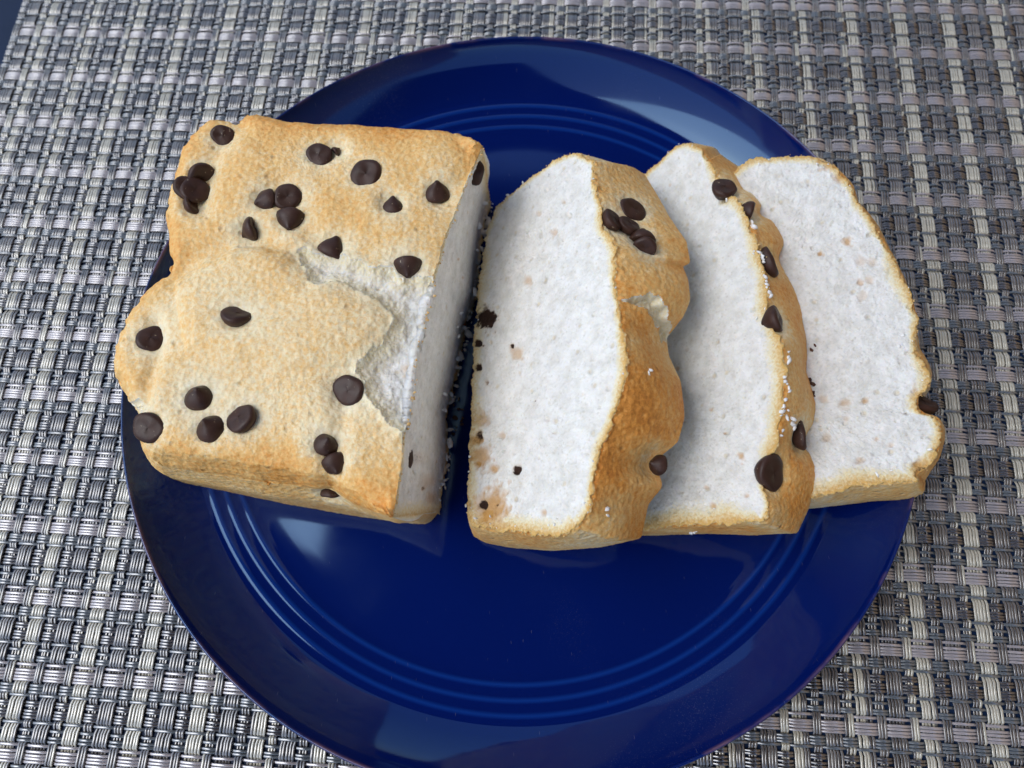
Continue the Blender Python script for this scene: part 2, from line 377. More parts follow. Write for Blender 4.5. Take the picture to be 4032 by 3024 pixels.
HA = 0.42
def build_mat():
    rng = np.random.default_rng(3)
    # warp crossings in v (descending order of fraction = descending v)
    js = np.arange(int((VMIN - V0) / PV) - 2, int((VMAX - V0) / PV) + 3)
    vs, over = [], []        # weft over wide?
    for j in js[::-1]:
        for a, b, o in GR:
            va, vb = V0 + PV * (j - a), V0 + PV * (j - b)
            m = (va + vb) / 2
            pts = [va - 0.15, vb + 0.15] if abs(va - vb) < 2.5 else [va - 0.2, m, vb + 0.2]
            for q in pts: vs.append(q); over.append(o)
    vs = np.array(vs); over = np.array(over)
    ok = (vs > VMIN) & (vs < VMAX); vs, over = vs[ok], over[ok]
    i0, i1 = int((UMIN - U0) / PU) - 1, int((UMAX - U0) / PU) + 1
    gk = 0
    for i in range(i0, i1 + 1):
        for wide in (True, False):
            cu = U0 + PU * i + (0 if wide else PU / 2)
            offs = (np.arange(5) - 2) * 1.02 if wide else (np.arange(3) - 1) * 0.95
            paths, cols, wd = [], [], []
            for q in offs:
                gk += 1
                u = cu + q + rng.normal(0, .04)
                if u < UMIN or u > UMAX: continue
                z = np.where(over ^ (not wide), -HA, HA)
                wob = 0.08 * np.sin(vs / 19.0 + u * 1.7) + rng.normal(0, .03, len(vs))
                P = EU[None] * (u + wob)[:, None] + EV[None] * vs[:, None]; P = P.copy(); P[:, 2] = z - 0.25
                ph = (gk + 3.0) % 16.55
                if ph < 5.6: c = np.array((0.51, 0.475, 0.375)) * rng.uniform(.9, 1.05)
                else:
                    c = np.array(((0.115, 0.104, 0.097), (0.058, 0.051, 0.047), (0.165, 0.150, 0.135))[rng.choice(3, p=[.5, .33, .17])]) * rng.uniform(.85, 1.15)
                for pp in split_paths(P): paths.append(pp); cols.append(c); wd.append(0.47 if wide else 0.44)
            if paths:
                v, f, k = strand_mesh(paths, cols, wd, 0.24, EU)
                mesh_np('warp_band', v, f, MSTRAND, mat_root, attrs={'strand_color': k, 'gloss': np.full(len(v), .8)})
    # weft: crossings along u
    us, wd_ = [], []
    for i in range(i0, i1 + 1):
        cu = U0 + PU * i
        for q in (cu - 2.45, cu, cu + 2.45): us.append(q); wd_.append(True)
        for q in (cu + PU / 2 - 1.25, cu + PU / 2, cu + PU / 2 + 1.25): us.append(q); wd_.append(False)
    us = np.array(us); wd_ = np.array(wd_); ok = (us > UMIN - .4) & (us < UMAX); us, wd_ = us[ok], wd_[ok]
    mid = np.tile([0.0, 0.10, 0.0], len(us) // 3 + 2)[:len(us)]
    for j in js:
        for name, fr in WEFT:
            g = [o for a, b, o in GR if a - .01 <= fr[0] <= b + .01][0]
            paths, cols, wd = [], [], []
            for q in fr:
                v = V0 + PV * (j - q) + rng.normal(0, .04)
                if v < VMIN or v > VMAX: continue
                z = np.where(wd_ == g, HA, -HA) + mid * np.where(wd_ == g, 1, -1)
                wob = 0.07 * np.sin(us / 23.0 + v * 1.3) + rng.normal(0, .025, len(us))
                P = EU[None] * us[:, None] + EV[None] * (v + wob)[:, None]; P = P.copy(); P[:, 2] = z - 0.25
                c = np.array(WCOL[name]) * rng.uniform(.88, 1.12)
                for pp in split_paths(P): paths.append(pp); cols.append(c); wd.append(0.46)
            if paths:
                vv, f, k = strand_mesh(paths, cols, wd, 0.24, -EV)
                mesh_np('weft_band', vv, f, MSTRAND, mat_root, attrs={'strand_color': k, 'gloss': np.full(len(vv), {'pale': 1.0, 'brown': 1.0, 'blue': .8}[name])})
build_mat()

# ------------------------------------------------------------------ plate
def plate():
    prof = [(0, 5.0), (30, 5.0), (60, 5.0), (85, 5.05), (97, 5.2), (102, 5.5)]
    # three raised rings with hollows between them
    for rr in np.arange(102.8, 117.0, 0.33):
        prof.append((rr, 5.5 + (rr - 102) * .19 + sum(.19 * math.exp(-((rr - q) / 1.0) ** 2) for q in (105.4, 109.9, 114.3))))
    prof += [(118.3, 9.0), (120.5, 10.3), (123.0, 12.2), (125.5, 14.4), (128.0, 16.9), (130.2, 19.5), (131.6, 21.6), (132.4, 23.2),
             (132.8, 24.3), (133.1, 25.05), (133.6, 25.0), (133.9, 24.5), (133.8, 23.7), (133.0, 21.8), (131.0, 17.5), (128.0, 13.0), (124.0, 8.9), (118.0, 5.6), (108.0, 3.2),
             (95, 2.2), (88, 1.8), (84, 0.35), (80, 0.35), (77, 1.8), (40, 2.0), (0, 2.0)]
    P = np.array(prof, float)
    # smooth interpolation (Catmull-Rom) of the profile
    Q = []
    for i in range(len(P) - 1):
        p0, p1, p2, p3 = P[max(i - 1, 0)], P[i], P[i + 1], P[min(i + 2, len(P) - 1)]
        m1, m2 = (p2 - p0) / 2, (p3 - p1) / 2; L = np.linalg.norm(p2 - p1)
        m1 *= min(1, L / max(np.linalg.norm(m1), 1e-6)); m2 *= min(1, L / max(np.linalg.norm(m2), 1e-6))
        for t in (np.arange(0, 1, 1 / 3) if L > 1 else (0, .5)):
            h = (2 * t**3 - 3 * t**2 + 1, t**3 - 2 * t**2 + t, -2 * t**3 + 3 * t**2, t**3 - t**2)
            Q.append(h[0] * p1 + h[1] * m1 + h[2] * p2 + h[3] * m2)
    Q.append(P[-1]); Q = np.array(Q); Q[:, 0] = np.maximum(Q[:, 0], 0.01)
    nseg = 360; a = np.linspace(0, 2 * math.pi, nseg, endpoint=False)
    V = np.stack([Q[:, 0][:, None] * np.cos(a), Q[:, 0][:, None] * np.sin(a), np.repeat(Q[:, 1][:, None], nseg, 1)], -1)
    n = len(Q); i = np.arange(n - 1)[:, None] * nseg; k = np.arange(nseg)[None]; k2 = (k + 1) % nseg
    F = np.stack([i + k, i + k2, i + nseg + k2, i + nseg + k], -1).reshape(-1, 4)[:, ::-1]
    o = mesh_np('dinner_plate', V.reshape(-1, 3), F[:, ::-1], MPLATE)
    tag(o, 'round cobalt blue glazed plate with three raised rings, lying on the placemat', 'plate')
plate()

# ------------------------------------------------------------------ chocolate chips
def chip_mesh(sd=0):
    prof = [(0.0, 0.0), (1.6, 0.02), (3.0, 0.0), (3.75, 0.12), (4.15, 0.55), (4.2, 1.1), (3.95, 1.9), (3.45, 2.8), (2.75, 3.6), (2.0, 4.25), (1.4, 4.8), (1.0, 5.2), (0.75, 5.55), (0.4, 5.8), (0.0, 5.88)]
    n = 28; V = []; F = []
    for j, (r, z) in enumerate(prof):
        for i in range(n):
            a = 2 * math.pi * i / n
            x, y = r * math.cos(a), r * math.sin(a)
            b = max(0, z - 3.2)
            q = 1 + .05 * math.sin(2 * a + sd * 1.9) + .035 * math.sin(3 * a + sd * 3.1) + .025 * math.sin(5 * a + z + sd)
            V.append((x * q + (.04 + .035 * sd) * b * b * math.cos(sd * 2.0), y * q + (.04 + .02 * sd) * b * b * math.sin(sd * 2.0),
                      z * (1 - .05 * sd) + 0.13 * math.sin(2 * a + r + sd) * (z < 3) + .10 * math.sin(x * 1.3 + sd) * (z < .2)))
    for j in range(len(prof) - 1):
        for i in range(n):
            F.append((j * n + i, j * n + n + i, j * n + n + (i + 1) % n, j * n + (i + 1) % n))
    me = bpy.data.meshes.new('chocolate_chip'); me.from_pydata([tuple(c * S for c in v) for v in V], [], F); me.update()
    me.polygons.foreach_set('use_smooth', [True] * len(F)); me.materials.append(MCHOC)
    return me
CHIPS = [chip_mesh(k) for k in range(4)]

def add_chip(parent, P, n, e, ang, sc, depth, sq=1.0):
    """e: 0 tip outward .. 90 lying .. 180 flat base outward; ang: picture direction of the tip."""
    tx = CX * math.cos(RAD(ang)) + CY * math.sin(RAD(ang)); tx = tx - n * (tx @ n); tx /= np.linalg.norm(tx)
    ax = n * math.cos(RAD(e)) + tx * math.sin(RAD(e))
    # centre of the chip body sits `depth` mm below the surface (negative: proud)
    c = P - n * (depth + 0.75 * math.cos(RAD(e))) - ax * (2.4 * sc * math.sin(RAD(e)))
    z = Vector(ax); x = Vector(n).cross(z)
    if x.length < 0.1: x = Vector(tx).cross(z)
    x.normalize(); y = z.cross(x)
    R3 = Matrix((x, y, z)).transposed().to_4x4()
    sc *= 1.1
    o = bpy.data.objects.new('chocolate_chip', CHIPS[int(abs(P[0] * 7.3 + P[1] * 3.1)) % 4]); C.objects.link(o); o.parent = parent
    o.matrix_basis = Matrix.Translation(Vector(c * S) - parent.location) @ R3 @ Matrix.Diagonal((sc, sc * sq, sc, 1))
    return o

def flakes(name, parent, pts, m, smin, smax, long=1.0, seed=1):
    """Small uneven bits joined in one mesh."""
    rng = np.random.default_rng(seed)
    g = (1 + 5 ** .5) / 2
    ico = np.array([(-1, g, 0), (1, g, 0), (-1, -g, 0), (1, -g, 0), (0, -1, g), (0, 1, g), (0, -1, -g), (0, 1, -g), (g, 0, -1), (g, 0, 1), (-g, 0, -1), (-g, 0, 1)]) / 1.9
    fc = np.array([(0, 11, 5), (0, 5, 1), (0, 1, 7), (0, 7, 10), (0, 10, 11), (1, 5, 9), (5, 11, 4), (11, 10, 2), (10, 7, 6), (7, 1, 8), (3, 9, 4), (3, 4, 2), (3, 2, 6), (3, 6, 8), (3, 8, 9), (4, 9, 5), (2, 4, 11), (6, 2, 10), (8, 6, 7), (9, 8, 1)])
    V, F = [], []
    for i, p in enumerate(pts):
        s = (smin + (smax - smin) * rng.uniform() ** 2.2) * 0.5
        q, _ = np.linalg.qr(rng.normal(size=(3, 3)))
        v = ico * rng.uniform(.6, 1.25, (12, 1)) * s * np.array([rng.uniform(.8, 1.0) * long, rng.uniform(.6, 1), rng.uniform(.5, .9)])
        V.append(v @ q.T + p); F.append(fc + 12 * i)
    o = mesh_np(name, np.concatenate(V), np.concatenate(F), m, parent, smooth=True)
    o['kind'] = 'stuff'
    return o

# ------------------------------------------------------------------ baked pieces
def grid_normals(G):
    """G (rows, cols, 3), columns closed. Outward when rows run front to back and columns clockwise."""
    dr = np.gradient(G, axis=0); dc = (np.roll(G, -1, 1) - np.roll(G, 1, 1)) / 2
    n = np.cross(dr, dc); L = np.linalg.norm(n, axis=-1, keepdims=True)
    return n / np.maximum(L, 1e-9)

def spine_rings(loop, A, B, ts):
    """Rings of a loop drawn in on the segment A-B; ts from 0 (spine) to 1 (loop)."""
    ab = B - A; t = np.clip(((loop - A) @ ab) / (ab @ ab), 0, 1)
    c = A + t[:, None] * ab
    return c[None] + ts[:, None, None] * (loop - c)[None]

def grid_faces(r, c):
    i = np.arange(r - 1)[:, None] * c; k = np.arange(c)[None]; k2 = (k + 1) % c
    return np.stack([i + k, i + c + k, i + c + k2, i + k2], -1).reshape(-1, 4)

def raycast(G, x, y):
    """Where the line of sight of (x, y) meets a thinned grid: point and normal."""
    d = Vector(ray(x, y)).normalized()
    h = G.ray_cast(Vector(CAM), d)
    if h[0] is None: return None, None
    n = np.array(h[1]);
    if n @ np.array(d) > 0: n = -n
    return np.array(h[0]), n

def thin_bvh(G, a=6, b=6):
    H = G[::a, ::b]
    if (len(G) - 1) % a: H = np.concatenate([H, G[-1:, ::b]])
    F = grid_faces(H.shape[0], H.shape[1])
    return BVHTree.FromPolygons([tuple(v) for v in H.reshape(-1, 3)], [tuple(int(q) for q in f) for f in F])

def finish_piece(root, G, N, crustmask, brown, edge, stain, dark):
    r, c = G.shape[:2]; V = G.reshape(-1, 3); F = grid_faces(r, c)
    at = {'brown': brown.ravel(), 'edge': edge.ravel(), 'stain': stain.ravel(), 'dark': dark.ravel()}
    m = crustmask.ravel()[F].mean(1) > 0.5
    v, f, a = subset(V, F, m, {'brown': at['brown']}); mesh_np('crust', v, f, MCRUST, root, attrs=a)
    v, f, a = subset(V, F, ~m, {k: at[k] for k in ('edge', 'stain', 'dark')}); mesh_np('crumb', v, f, MCRUMB, root, attrs=a)

CRUMB_SPOTS_GENERIC = 75
def slice_piece(label, beta, alpha, T, anc, z0, front, top, rear, bottom, kfront, ktop, chips, spots=(), cracks=(), edge_w=2.8, brown0=0.6, seed=1, nk=1000, NR=85, NT=84):
    b, a = RAD(beta), RAD(alpha)
    W = np.array([math.sin(b), math.cos(b), 0]); E = np.array([math.cos(b), -math.sin(b), 0]); Z = np.array([0, 0, 1.0])
    UU = math.cos(a) * E + math.sin(a) * Z; TT = math.sin(a) * E - math.cos(a) * Z
    P0 = at_z(*anc, z0); K0 = P0 + TT * T
    def cv(L, O): return np.array([on_plane(p[0], p[1], O, TT) if len(p) == 2 else O + W * p[0] + UU * p[1] for p in L])
    secs = [(front, kfront, .17), (top, ktop, .36), (rear, None, .15), (bottom, None, .32)]
    F, K = [], []; meta = []
    endk = None
    for si, (fl, kl, fr) in enumerate(secs):
        n = int(nk * fr)
        fp = cv(fl, P0); f = resample(fp, n)
        if kl is not None: k = resample(cv(kl, K0), n); endk = cv(kl, K0)[-1]
        else:
            k = f + TT * T
            t = np.linspace(0, 1, n)[:, None]
            if si == 2:
                d0 = endk - (fp[0] + TT * T); k = k + d0 * (1 - t) * 1.0
            if si == 3:
                d1 = cv(kfront, K0)[0] - (fp[-1] + TT * T); k = k + d1 * t ** 3
        F.append(f); K.append(k); meta += [si] * n
    F = np.concatenate(F); K = np.concatenate(K); meta = np.array(meta)
    F = smooth_loop(F, 10); K = smooth_loop(K, 8); n = len(F)
    c = F.mean(0); A, B = c - W * 26, c + W * 26
    kc = c + TT * T; KA, KB = kc - W * 26, kc + W * 26
    ts = np.linspace(0.0, 1, NR)
    R0 = spine_rings(F, A, B, ts)
    # small rounding at the cut edge, then the rim, bulging a little
    s = np.linspace(0, 1, NT + 1)[1:]
    nrm = F - np.roll(F, 1, 0); nrm = np.cross(TT, np.roll(F, -1, 0) - np.roll(F, 1, 0)); nrm /= np.linalg.norm(nrm, axis=1, keepdims=True)
    if ((F - c) * nrm).sum() < 0: nrm = -nrm
    R1 = F[None] * (1 - s)[:, None, None] + K[None] * s[:, None, None] + nrm[None] * (1.6 * np.sin(math.pi * s) ** 0.8)[:, None, None] * np.where(meta == 1, 1.0, .5)[None, :, None]
    R2 = spine_rings(K, KA, KB, np.linspace(1, 0.0, 26)[1:])
    G = np.concatenate([R0, R1, R2]); rows = len(G)
    row = np.arange(rows)[:, None] * np.ones((1, n)); faceR = row < NR; rimR = (row >= NR) & (row < NR + NT)
    Nn = grid_normals(G)
    if (Nn[NR // 2].mean(0) @ (-TT)) < 0: Nn = -Nn; flip = True
    else: flip = False
    # lumps of the baked top
    rim_t = np.clip((row - NR) / NT, 0, 1)
    lump = fbm(G, 24, 2, seed) * 1.1
    G = G + Nn * (np.where(rimR & (meta == 1)[None], lump * np.sin(math.pi * rim_t) ** .6, 0))[..., None]
    bv = thin_bvh(G, 5, 5)
    info = []
    for (x, y, e, ang, sc, dep) in chips:
        P, nn = raycast(bv, x, y)
        if P is None: P, nn = on_plane(x, y, P0 + TT * (T * .78 if alpha > 30 else 4.0), TT), UU     # sits in a notch of the outline
        info.append((P, nn, e, ang, sc, dep))
    pale = np.zeros(G.shape[:2])
    for (P, nn, e, ang, sc, dep) in info:
        d = np.linalg.norm(G - P, axis=-1)
        pale = np.maximum(pale, np.exp(-(d / 6.0) ** 2))
        G = G - Nn * (1.6 * np.exp(-(d / 5.0) ** 2) * (rimR & True))[..., None]
    uv = proj(G)
    # cracks in the crust: white inside
    crack = np.full(G.shape[:2], -99.0)
    for poly in cracks:
        sd_ = sdist(uv[NR - 2:NR + NT + 1], poly) + 5 * fbm(G[NR - 2:NR + NT + 1], 2.5, 2, seed + 5)
        crack[NR - 2:NR + NT + 1] = np.maximum(crack[NR - 2:NR + NT + 1], sd_)
    crust = (row >= NR + 1) & (row < NR + NT) & (crack < 0)
    # ragged displacement
    fine = fbm(G, 1.1, 3, seed + 9, .7); med = fbm(G, 4.5, 2, seed + 3)
    onedge = np.exp(-((row - NR) / 3.5) ** 2)
    side = (meta != 1)[None]
    G = G + Nn * (np.where(crust, 0.12 * fine + .07 * med, 0.32 * fine + 0.22 * med))[..., None]
    G = G + (-nrm[None] * 0 + nrm[None]) * (onedge * (0.95 * fbm(G, 1.5, 3, seed + 21, .8) + .7 * fbm(G, 5, 2, seed + 4)))[..., None]
    G = G - Nn * ((np.clip(crack, 0, 8) / 8 * 2.6) * (1 + .3 * fine))[..., None]
    # attributes
    dedge = np.zeros(G.shape[:2]); dedge[:NR] = np.linalg.norm(R0 - F[None], axis=-1)
    ew = edge_w * np.array([1.7, 1.0, .8, 2.2])[meta][None] * (1 + .5 * fbm(G, 9, 2, seed + 8))
    edge = np.clip(1 - dedge / np.maximum(ew, .5), 0, 1) * np.array([1, 1, 1, .75])[meta]; edge[NR:] = 0
    edge[NR:NR + 3] = .85; edge[rows - 25:] = 0
    edge = np.where(crack > 0, .42, edge)
    stain = np.zeros(G.shape[:2]); dark = np.zeros(G.shape[:2])
    rg = np.random.default_rng(seed + 50)
    fuv = uv[:NR]
    for (x, y, rx, st, dk) in spots:
        if dk > .7: rx = rx * 1.12
        d = np.hypot(uv[..., 0] - x, uv[..., 1] - y) / rx * (1 + .45 * fbm(G, 1.6, 2, seed + 30))
        g = np.clip(1.5 - d, 0, 1) * (faceR | (row < NR + 6))
        stain = np.maximum(stain, g * st); dark = np.maximum(dark, g * dk)
        G = G - Nn * (g * .5 * (1 + dk))[..., None]
    for _ in range(CRUMB_SPOTS_GENERIC):
        i, j = rg.integers(5, NR - 6), rg.integers(0, n); x, y = fuv[i, j]; rx = 1.2 + 4.0 * rg.uniform() ** 2.2
        d = np.hypot(uv[..., 0] - x, (uv[..., 1] - y) * rg.uniform(.7, 1.5)) / rx
        g = np.clip(1.5 - d, 0, 1) * faceR; stain = np.maximum(stain, g * rg.uniform(.01, .12)); G = G - Nn * (g * rg.uniform(.4, 1.1))[..., None]
    brown = brown0 - .17 + .22 * fbm(G, 16, 3, seed + 60) + .10 * sstep(500, 1050, uv[..., 1]) + .12 * onedge - .55 * pale * 1.0 + np.array([-.12, 0, -.1, -.05])[meta][None]
    # darker along the far side and corner of the loaf top
    root = empty('cake_slice', K.mean(0)); tag(root, label, 'cake slice', 'slices of cake leaning in a row on the plate')
    finish_piece(root, G, Nn, crust, np.clip(brown, 0, 1), edge, stain, dark)
    for (P, nn, e, ang, sc, dep) in info: add_chip(root, P, nn, e, ang, sc, dep + .7)
    # loose crumbs clinging to the cut edges
    rr = np.random.default_rng(seed + 70)
    idx = rr.integers(0, n, 150); pts = F[idx] + nrm[idx] * rr.normal(0.2, .35, (150, 1)) + TT * rr.uniform(-.2, 1.4, (150, 1))
    h = meta[idx] == 3
    flakes('edge_crumbs', root, pts[~h], MFLAKEG, .3, .8, 1.3, seed)
    idx = rr.integers(0, n, 60); pts = F[idx] - nrm[idx] * rr.uniform(-.3, 5.0, (60, 1)) - TT * rr.uniform(-.1, .3, (60, 1))
    flakes('crumb_flakes', root, pts, MFLAKE, .4, 1.4, 1.5, seed + 1)
    return root, G, bv

# --- slice nearest the loaf
S1 = slice_piece('cake slice nearest the uncut loaf, with a cluster of dark chips on its golden crust', 10.5, 45, 27, (1017, 900), 24.1,
    front=[(1008, 1112), (1020, 1135), (1060, 1143), (1099, 1144), (1150, 1155), (1215, 1157), (1245, 1140)],
    top=[(1245, 1140), (1272, 1103), (1285, 1020), (1300, 960), (1320, 900), (1340, 850), (1350, 800), (1348, 760), (1343, 721), (1334, 655), (1328, 602), (1328, 542), (1302, 495), (1296, 441), (1281, 393), (1283, 348)],
    rear=[(1283, 348), (1262, 338), (1240, 329), (1222, 337), (1190, 352), (1150, 380), (1110, 412), (1080, 438)],
    bottom=[(1080, 438), (1070, 447), (1050, 500), (1035, 600), (1025, 700), (1018, 850), (1014, 960), (1010, 1060), (1008, 1112)],
    kfront=[(1033, 1178), (1110, 1184), (1193, 1190), (1300, 1182), (1385, 1163)],
    ktop=[(1385, 1163), (1400, 1090), (1432, 1052), (1428, 1030), (1412, 1012), (1432, 983), (1466, 955), (1479, 898), (1475, 860), (1470, 823), (1444, 770), (1440, 730), (1477, 682), (1491, 646), (1486, 602), (1474, 575), (1492, 569), (1483, 521), (1468, 500), (1444, 465), (1421, 423), (1391, 374)],
    chips=[(1371, 448, 172, 60, 1.0, .6), (1325, 474, 150, 200, .85, .3), (1362, 482, 165, 230, .85, .5), (1390, 506, 60, 80, .9, .2), (1397, 528, 100, 60, .75, .2), (1430, 1003, 95, 180, .66, 1.2)],
    spots=[(1050, 686, 17, .5, 1.0), (1033, 741, 7, .6, .9), (1031, 793, 6, .6, .8), (1035, 905, 17, .55, .25), (1032, 940, 9, .6, .6), (1115, 762, 12, .55, 0), (1105, 746, 3, 1, .9), (1117, 1013, 8, .5, .9), (1110, 1020, 4, .5, .9),
           (1040, 1090, 8, .8, .9), (1060, 1100, 36, .9, 0), (1050, 1112, 22, 1.0, .1), (1070, 1090, 5, 1, .5), (1065, 1012, 10, .8, 0), (1038, 985, 20, .8, 0), (1030, 1000, 8, 1, .3), (1028, 950, 12, .9, .35), (1085, 940, 7, .45, 0), (1175, 1106, 6, .6, 0), (1140, 605, 8, .5, 0), (1197, 502, 6, .45, 0), (1163, 462, 5, .35, 0), (1217, 437, 4, .4, 0), (1050, 825, 5, .4, .45), (1155, 866, 2.5, .5, .7)],
    cracks=[[(1345, 648), (1386, 640), (1402, 633), (1426, 645), (1444, 672), (1450, 712), (1440, 740), (1428, 740), (1418, 700), (1398, 668), (1370, 658)]],
    brown0=.78, seed=101)
# --- middle slice
S2 = slice_piece('middle cake slice of the three, a big round chip near its front corner', 8.5, 44, 24, (1395, 740), 22.0,
    front=[(-42, 0), (-42, 8)] and [(1290, 1146), (1380, 1142), (1451, 1137), (1530, 1132), (1610, 1126), (1650, 1128)],
    top=[(1650, 1128), (1664, 1096), (1650, 1057), (1652, 1020), (1662, 984), (1678, 949), (1686, 896), (1693, 843), (1692, 790), (1689, 740), (1668, 703), (1660, 669), (1657, 642), (1652, 603), (1644, 563), (1636, 523), (1620, 486), (1602, 444), (1588, 428), (1567, 428), (1557, 391), (1543, 367), (1530, 346)],
    rear=[(1530, 346), (1514, 320), (1483, 308), (1459, 314), (1430, 341), (1398, 373), (1350, 415), (1320, 440)],
    bottom=[(1320, 440), (1305, 520), (1295, 700), (1288, 900), (1286, 1060), (1290, 1146)],
    kfront=[(1310, 1165), (1385, 1160), (1451, 1155), (1530, 1152), (1631, 1156), (1723, 1151)],
    ktop=[(1723, 1151), (1728, 1137), (1747, 1100), (1760, 1052), (1763, 1010), (1752, 978), (1739, 962), (1746, 935), (1758, 915), (1763, 878), (1755, 843), (1742, 804), (1744, 777), (1742, 724), (1739, 708), (1734, 669), (1721, 629), (1702, 597), (1684, 574), (1678, 555), (1694, 531), (1697, 518), (1676, 476), (1645, 465), (1657, 444), (1636, 415), (1617, 386), (1599, 362), (1557, 336)],
    chips=[(1563, 408, 140, 200, .95, .2), (1617, 454, 120, 150, .8, .2), (1661, 566, 150, 200, 1.1, .2), (1677, 690, 150, 180, .95, .1), (1668, 1021, 174, 180, 1.14, -.5), (1728, 940, 150, 200, .95, -.2)],
    spots=[(1600, 985, 6, .7, 0), (1462, 795, 4, .5, 0), (1535, 885, 4, .5, 0), (1565, 936, 3, .6, 0), (1540, 1093, 7, .7, 0), (1525, 1053, 4, .5, 0), (1614, 1071, 4, .5, 0), (1602, 1002, 2, .4, 0), (1560, 428, 10, .1, .45), (1446, 400, 3, .4, 0)],
    edge_w=4.6, brown0=.80, seed=202)
# --- slice at the right, over the rim
S3 = slice_piece('rightmost cake slice, lying nearly flat across the rim of the blue plate', 3.0, 18, 26, (1560, 760), 29.7,
    front=[(1500, 1098), (1600, 1092), (1700, 1084), (1762, 1074), (1846, 1046), (1955, 1042), (1981, 1040)],
    top=[(1981, 1040), (1975, 1020), (1997, 1010), (2023, 983), (2034, 936), (2026, 901), (1999, 896), (1980, 883), (1982, 855), (2002, 843), (2009, 811), (1997, 785), (1978, 759), (1976, 724), (1980, 691), (1971, 646), (1950, 599), (1932, 560), (1891, 494), (1873, 465), (1849, 438), (1840, 402), (1798, 356)],
    rear=[(1798, 356), (1774, 341), (1742, 338), (1684, 340), (1625, 347), (1599, 362), (1560, 385), (1530, 410)],
    bottom=[(1530, 410), (1515, 560), (1500, 760), (1496, 960), (1500, 1098)],
    kfront=[(1520, 1118), (1620, 1108), (1754, 1098), (1820, 1091), (1886, 1083), (1970, 1079), (1988, 1068)],
    ktop=[(1988, 1068), (1990, 1020), (2010, 985), (2020, 936), (2005, 905), (1990, 885), (1990, 860), (1995, 830), (1985, 790), (1965, 750), (1960, 691), (1950, 646), (1930, 599), (1905, 555), (1870, 494), (1850, 465), (1825, 438), (1810, 402), (1780, 366)],
    chips=[(1995, 876, 120, 300, 1.12, 1.2)],
    spots=[(1831, 523, 8, .75, 0), (1877, 605, 10, .35, 0), (1864, 640, 9, .3, 0), (1885, 568, 8, .3, 0), (1860, 562, 9, .3, 0), (1860, 610, 6, .5, 0), (1772, 548, 4, .8, 0), (1779, 550, 3, .4, 0), (1858, 608, 4, .4, 0), (1822, 870, 9, .55, 0), (1868, 866, 6, .7, 0), (1778, 862, 9, .35, 0), (1893, 948, 5, .5, 0),
           (1925, 962, 5, .4, 0), (1858, 993, 6, .45, 0), (1785, 945, 9, .35, 0), (1828, 905, 6, .35, 0), (1985, 1008, 13, .9, .3), (1990, 1018, 10, 1, .25), (1978, 848, 9, .5, .15), (1790, 355, 12, .7, .1), (1812, 385, 9, .6, 0), (1775, 345, 8, .7, .2)],
    edge_w=3.6, brown0=.72, seed=303)

# white shreds stuck on the crust and dark bits by the middle slice
def bits(S_, name, L, m, long, seed):
    root, G, bv = S_
    for i, (x, y, s) in enumerate(L):
        P, n = raycast(bv, x, y)
        if P is None: continue
        rg = np.random.default_rng(seed + i)
        k = max(2, int(s * 1.3)); a = rg.uniform(0, 3.1)
        t = np.cross(n, CY); t /= np.linalg.norm(t); u = np.cross(n, t)
        d = t * math.cos(a) * .5 + u
        pts = np.array([P + n * .15 + d * (q - .5) * s * .9 + rg.normal(0, .12, 3) for q in np.linspace(0, 1, k)])
        o = flakes(name, root, pts, m, 1.3, 2.1, long, seed + i); del o['kind']
bits(S2, 'white_flake', [(1703, 772, 3.0), (1699, 830, 4.5), (1695, 868, 2.0), (1690, 885, 1.5), (1701, 895, 2.2), (1712, 915, 3.2), (1689, 935, 2.0), (1626, 486, 2.0), (1645, 555, 4.0), (1655, 610, 3.5), (1661, 632, 3.0), (1498, 1149, 3.5)], MFLAKE, 1.6, 400)
bits(S1, 'white_flake', [(1312, 1106, 1.6), (1402, 803, .8), (1486, 598, 1.5)], MFLAKE, 1.4, 430)
bits(S3, 'dark_bit', [(1757, 751, 1.8), (1751, 824, 1.6), (1756, 852, 1.0)], MFLAKED, 1.3, 460)

